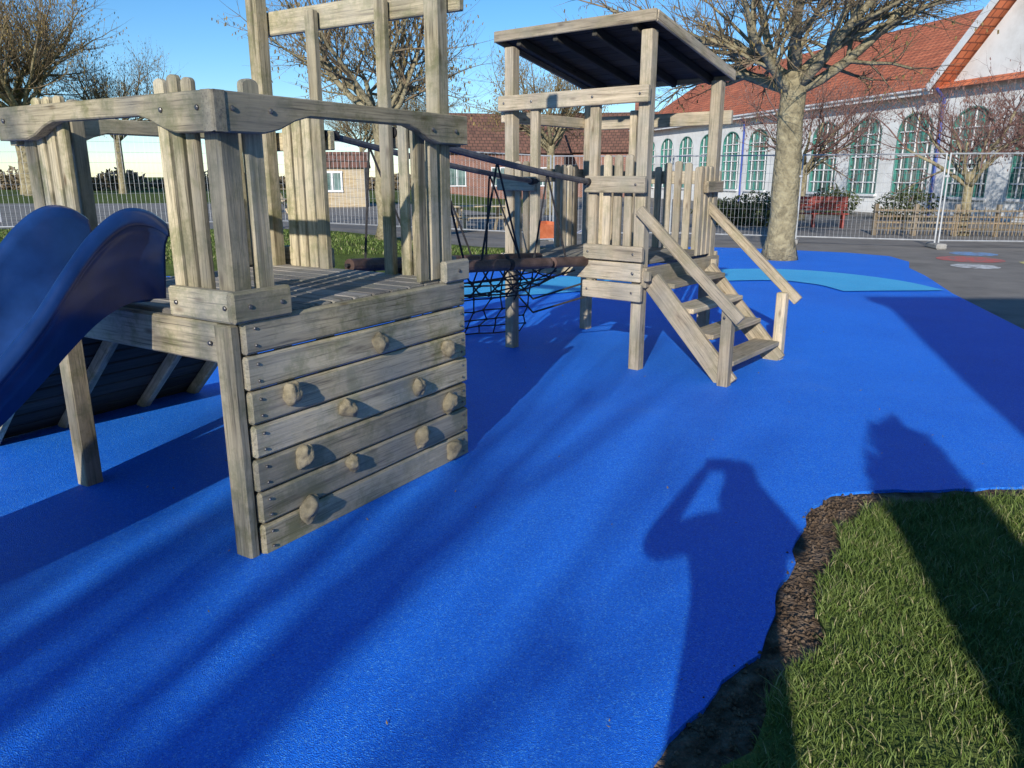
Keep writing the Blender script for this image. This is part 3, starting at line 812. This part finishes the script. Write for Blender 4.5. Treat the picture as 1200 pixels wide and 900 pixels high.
g0,g1=17.0,26.0;gm=(g0+g1)/2;gz=9.6
rf.add([F(g0-.3,EZ-.1,.75),F(gm,gz,.75),F(gm,gz,-D/2),F(g0-.3,EZ-.1,-D/2+.2)],[(0,1,2,3)],[(0,0,0),(0,6,0),(7,6,0),(7,0,0)])
rf.add([F(g1+.3,EZ-.1,.75),F(gm,gz,.75),F(gm,gz,-D/2),F(g1+.3,EZ-.1,-D/2+.2)],[(0,1,2,3)],[(0,0,0),(0,6,0),(7,6,0),(7,0,0)])
rf.make('roof',M_tile,sch)
gb=B(); gb.add([F(g0,EZ-.02,.03),F(g1,EZ-.02,.03),F(gm,gz-.1,.03)],[(0,1,2)]); gb.make('gable_wall',M_white,sch)
bg=B(); bg.beam(F(g0-.35,EZ-.12,.78),F(gm,gz+.02,.78),.05,.28,up=Z3);bg.beam(F(gm,gz+.02,.78),F(g1+.35,EZ-.12,.78),.05,.28,up=Z3)
bg.beam(F(S0-.3,EZ-.2,.47),F(g0-.4,EZ-.2,.47),.04,.18,up=Z3)
bg.tube([F(S0-.3,EZ-.1,.56),F(g0-.4,EZ-.1,.56)],.05,8)
bg.make('bargeboards_and_gutter',M_wpaint,sch)
gt=B()
for s in (2.08,16.85): gt.tube([F(s,0,.09),F(s,EZ-.5,.09),F(s,EZ-.12,.5)],.06,8)
gt.make('downpipes',M_bpaint,sch)
ch=B()
for s in (-9,): ch.beam(F(s,7.6,-D/2),F(s,10.0,-D/2),.9,.7,up=e_)
ch.make('chimneys',M_brick,sch)

def house(name,x,y,w,d,h,rh,rot,wm=M_brick,rm=M_tile2,z=0,chim=True,wins=True):
    e=empty(name,(x,y,z));e.rotation_euler=(0,0,rot)
    w_=B()
    c=[(-w/2,-d/2),(w/2,-d/2),(w/2,d/2),(-w/2,d/2)]
    for i in range(4):
        a=c[i];b=c[(i+1)%4];L=math.hypot(a[0]-b[0],a[1]-b[1])
        w_.add([(*a,0),(*b,0),(*b,h),(*a,h)],[(0,1,2,3)],[(0,0,0),(L,0,0),(L,h,0),(0,h,0)])
    for x_ in (-w/2,w/2): w_.add([(x_,-d/2,h),(x_,d/2,h),(x_,0,h+rh)],[(0,1,2)],[(0,0,0),(d,0,0),(d/2,rh,0)])
    if chim: w_.beam((w*.3,0,h+rh*.6),(w*.3,0,h+rh+1.0),.9,.6,up=(1,0,0))
    w_.make('walls',wm,e)
    r_=B();o_=.35 if chim else .12
    for sg in (-1,1): r_.add([(-w/2-o_,sg*(d/2+o_),h-.15*o_/.35),(w/2+o_,sg*(d/2+o_),h-.15*o_/.35),(w/2+o_,0,h+rh+.06),(-w/2-o_,0,h+rh+.06)],[(0,1,2,3)],[(0,0,0),(w,0,0),(w,rh*1.5,0),(0,rh*1.5,0)])
    r_.make('roof',rm,e)
    g=B();f=B();n=max(2,int(w/3)) if wins else 1
    for i in range(n):
        xx=-w/2+(i+.5)*w/n
        k_=.6 if wins else .35
        zz=1.5 if wins else .95
        g.beam((xx-k_,-d/2-.01,zz),(xx+k_,-d/2-.01,zz),.04,k_*1.8)
        for q in (-k_,0,k_): f.beam((xx+q,-d/2-.045,zz-k_),(xx+q,-d/2-.045,zz+k_),.04,.07,up=(1,0,0))
        for q in (-k_,k_): f.beam((xx-k_-.05,-d/2-.05,zz+q),(xx+k_+.05,-d/2-.05,zz+q),.04,.08)
    g.make('window_glass',M_glass,e);f.make('window_frames',M_wpaint,e)
house('brick_house',-1.5,58,9,7,3.2,2.6,.2); house('brick_house',7,64,10,8,3.4,2.9,-.25)
house('wooden_shed',-6.9,31,2.4,1.8,1.5,.5,.1,M_newwood,M_tile2,.42,False,False)
def blockhouse():
    e=empty('brick_clubhouse',(0,0,0));w_=B()
    x0,x1,y0,y1,h=.95,14,-10,-3.2,5.05
    c=[(x0,y1),(x1,y1),(x1,y0),(x0,y0)]
    for i in range(4):
        a=c[i];b=c[(i+1)%4];L=math.hypot(a[0]-b[0],a[1]-b[1])
        w_.add([(*a,0),(*b,0),(*b,h),(*a,h)],[(0,1,2,3)],[(0,0,0),(L,0,0),(L,h,0),(0,h,0)])
    w_.make('walls',M_brick,e)
    r_=B(); r_.box(((x0+x1)/2,(y0+y1)/2,h+.1),x1-x0+.2,y1-y0+.2,.2); r_.make('flat_roof',M_conc,e)
    g=B();f=B()
    for xx in (3,6,9,12):
        for zz in (1.5,3.9):
            g.box((xx,y1+.005,zz),1.4,.05,1.2)
            for q in (-.7,0,.7): f.box((xx+q,y1+.05,zz),.07,.05,1.3)
            for q in (-.6,.6): f.box((xx,y1+.055,zz+q),1.5,.05,.08)
    g.make('window_glass',M_glass,e);f.make('window_frames',M_wpaint,e)
blockhouse()

# ---------------------------------------------------------------- furniture
def bench(loc,rot):
    e=empty('red_park_bench',loc);e.rotation_euler=(0,0,rot);b=B()
    for y in (-.18,-.06,.06,.18): b.beam((-1,y,.45),(1,y,.45),.1,.035)
    for z in (.58,.69,.80,.91): b.beam((-1,.25+ (z-.6)*.25,z),(1,.25+(z-.6)*.25,z),.03,.1)
    for x in (-.85,0,.85):
        b.beam((x,-.18,0),(x,-.18,.43),.06,.06,up=(1,0,0)); b.beam((x,.2,0),(x,.34,.95),.06,.06,up=(1,0,0)); b.beam((x,-.2,.41),(x,.24,.41),.05,.05)
    b.make('bench_slats',M_red,e)
bench((9.45,24.6,0),-.25)
def picnic(loc,rot):
    e=empty('picnic_table',loc);e.rotation_euler=(0,0,rot);b=B()
    for i in range(5): b.beam((-.9,-.3+i*.15,.75),(.9,-.3+i*.15,.75),.14,.035)
    for y in (-.7,-.56,.56,.7): b.beam((-.9,y,.45),(.9,y,.45),.13,.035)
    for x in (-.6,.6):
        b.beam((x,-.62,0),(x,-.2,.73),.05,.09,up=(1,0,0));b.beam((x,.62,0),(x,.2,.73),.05,.09,up=(1,0,0));b.beam((x+.05,-.75,.41),(x+.05,.75,.41),.04,.09)
    b.make('boards',M_newwood,e)
picnic((-.9,22.6,0),.3)
picnic((-8,25,.42),1.0)
def barrow(loc,rot):
    e=empty('orange_wheelbarrow',loc);e.rotation_euler=(0,0,rot)
    b=B();lo=[(-.22,-.2,.28),(.2,-.2,.28),(.2,.2,.28),(-.22,.2,.28)];hi=[(-.38,-.3,.58),(.4,-.3,.62),(.4,.3,.62),(-.38,.3,.58)]
    b.add(lo+hi,[(3,2,1,0)]+[(i,(i+1)%4,4+(i+1)%4,4+i) for i in range(4)]); o=b.make('tray',M_orange,e); md=o.modifiers.new('s','SOLIDIFY');md.thickness=.015
    h=B()
    for y in (-.22,.22): h.tube([(.5,y*.2,.2),(.2,y,.26),(-.3,y,.3),(-.85,y*1.2,.58)],.018,8); h.tube([(-.25,y,.29),(-.35,y,.0)],.016,8)
    h.make('frame',M_steel,e)
    w=B();w.tube([(.52,-.035,.19),(.52,-.02,.19),(.52,.02,.19),(.52,.035,.19)],[.15,.19,.19,.15],20); w.make('wheel',M_rope,e)
barrow((.85,16.9,0),2.4)
lp=empty('lamp_post',(-13.4,20.5,.42));b=B();b.tube([(0,0,0),(0,0,1.0),(0,0,4.6)],[.06,.04,.025],10);b.tube([(0,0,4.6),(0,0,4.7),(0,0,4.75)],[.03,.07,.02],10);b.make('pole',M_wpaint,lp)
db=B()
bpt=[tuple(p) for p in bluepoly]
for i in range(220):
    x=R.uniform(-4,4.5);y=R.uniform(1.6,10)
    if not inside((x,y),bpt): continue
    z=.014+mound(x,y)+.004;s=R.uniform(.004,.010);an=R.uniform(0,6.28);e=V((math.cos(an),math.sin(an),.25))*s;f=V((-math.sin(an),math.cos(an),.1))*s*.5
    q=V((x,y,z));db.add([q-e,q+f,q+e+Z3*s*.5,q-f],[(0,1,2,3)])
db.make('fallen_leaves',noisy('dry_leaf',[(.3,(.2,.12,.05)),(.7,(.4,.33,.2))],scale=3,bump=0))
cr=B()
for i in range(900):
    k_=R.randrange(8,len(ge)-14);p_=ge[k_].lerp(ge[k_+1],R.random());x=p_.x+R.gauss(.07,.06);y=p_.y-R.gauss(.05,.06)
    if inside((x,y),bpt) and R.random()<.85: continue
    r_=R.uniform(.003,.012);z=.03 if inside((x,y),bpt) else .016
    q=V((x,y,z)); o1=V((R.uniform(-1,1),R.uniform(-1,1),.2)).normalized();o2=V((-o1.y,o1.x,.1))
    cr.add([q+o1*r_,q+o2*r_,q-o1*r_,q-o2*r_,q+Z3*r_*.9],[(0,1,4),(1,2,4),(2,3,4),(3,0,4)])
cr.make('soil_crumbs',M_soil)

# ---------------------------------------------------------------- photographer (stands behind the viewpoint)
def person():
    e=empty('photographer')
    me=bpy.data.meshes.new('body');vs=[];es=[];rad=[]
    def v(p,r,par=None):
        vs.append(p);rad.append(r);i=len(vs)-1
        if par is not None: es.append((par,i))
        return i
    y0=-.42;X=-.03
    pel=v((X,y0,.97),.16); ch1=v((X,y0,1.2),.15,pel); chs=v((X,y0+.01,1.40),.165,ch1); nk=v((X+.02,y0+.02,1.52),.065,chs); hd=v((X+.03,y0+.04,1.62),.085,nk); ht=v((X+.03,y0+.035,1.72),.08,hd)
    for s in (-1,1):
        hp=v((X+s*.10,y0,.88),.105,pel);kn_=v((X+s*.13,y0+.02,.50),.07,hp);an=v((X+s*.14,y0-.02,.10),.05,kn_);to=v((X+s*.16,y0+.14,.045),.04,an)
        sh=v((X+s*.20,y0+.01,1.44),.075,chs);el=v((X+s*.34,y0+.16,1.32),.055,sh);wr=v((s*.145,y0+.34,1.54),.036,el);hn=v((s*.105,y0+.375,1.60),.036,wr)
        for k in range(4):
            a=v((s*.085,y0+.378+.002*k,1.605+.014*k-.02),.011,hn); b=v((s*.07,y0+.385,1.615+.016*k-.02),.009,a); v((s*.055,y0+.378,1.62+.016*k-.02),.008,b)
        t=v((s*.085,y0+.365,1.60),.012,hn); v((s*.06,y0+.36,1.615),.010,t)
    me.from_pydata(vs,es,[]);o=bpy.data.objects.new('body',me);scene.collection.objects.link(o);o.parent=e
    sk=o.modifiers.new('skin','SKIN')
    if not me.skin_vertices:
        bm=bmesh.new();bm.from_mesh(me);bm.verts.layers.skin.verify();bm.to_mesh(me);bm.free()
    for i,r in enumerate(rad): me.skin_vertices[0].data[i].radius=(r,r)
    me.skin_vertices[0].data[0].use_root=True
    sb_=o.modifiers.new('sub','SUBSURF');sb_.levels=2;sb_.render_levels=2
    m,nt,b=newmat('clothing');tc=N(nt,'ShaderNodeTexCoord');sx=N(nt,'ShaderNodeSeparateXYZ');nt.links.new(tc.outputs['Object'],sx.inputs[0])
    mr=math_(nt,'DIVIDE',sx.outputs[2],2.0)
    r=ramp(nt,mr,[(0,(.02,.02,.02)),(.05,(.03,.035,.06)),(.46,(.05,.06,.05)),(.765,(.45,.27,.2))]); r.node.color_ramp.interpolation='CONSTANT'
    nt.links.new(r,b.inputs['Base Color']);me.materials.append(m)
    hb=B()
    bm=bmesh.new();bmesh.ops.create_uvsphere(bm,u_segments=24,v_segments=16,radius=1)
    vv=[(X+.03+p.co.x*.088,y0+.02+p.co.y*.105,1.69+p.co.z*.10) for p in bm.verts]
    hb.add(vv,[tuple(q.index for q in f.verts) for f in bm.faces]);bm.free()
    hb.make('hair',noisy('hair',[(.3,(.03,.02,.012)),(.7,(.07,.045,.03))],scale=60),e,smooth=True)
    ph=B();ph.box((-.02,-.030,1.625),.155,.009,.078);ph.make('phone',M_rope,e)
person()

# ---------------------------------------------------------------- light, sky, camera
el=math.radians(20.6); dirx,diry=.278,.9606
w=bpy.data.worlds.new('World');scene.world=w;w.use_nodes=True;nt=w.node_tree
sky=nt.nodes.new('ShaderNodeTexSky');sky.sky_type='NISHITA';sky.sun_disc=False;sky.sun_elevation=el;sky.sun_rotation=math.atan2(-dirx,-diry)
sky.air_density=.9;sky.dust_density=0;sky.ozone_density=4
hs=nt.nodes.new('ShaderNodeHueSaturation');hs.inputs['Saturation'].default_value=1.2
nt.links.new(sky.outputs[0],hs.inputs['Color'])
nt.links.new(hs.outputs[0],nt.nodes['Background'].inputs[0]);nt.nodes['Background'].inputs[1].default_value=.15
sl_=bpy.data.lights.new('sun','SUN');sl_.energy=5;sl_.angle=math.radians(.53);sl_.color=(1,.95,.87)
so=bpy.data.objects.new('sun',sl_);scene.collection.objects.link(so)
d=V((dirx*math.cos(el),diry*math.cos(el),-math.sin(el)));so.rotation_euler=d.to_track_quat('-Z','Y').to_euler()
cam=bpy.data.cameras.new('camera');co=bpy.data.objects.new('camera',cam);scene.collection.objects.link(co)
cam.sensor_width=36;cam.lens=36*900/1200;cam.clip_start=.05;cam.clip_end=2000
co.location=(0,0,1.6);co.rotation_euler=(math.radians(90-15.2),0,0)
scene.camera=co
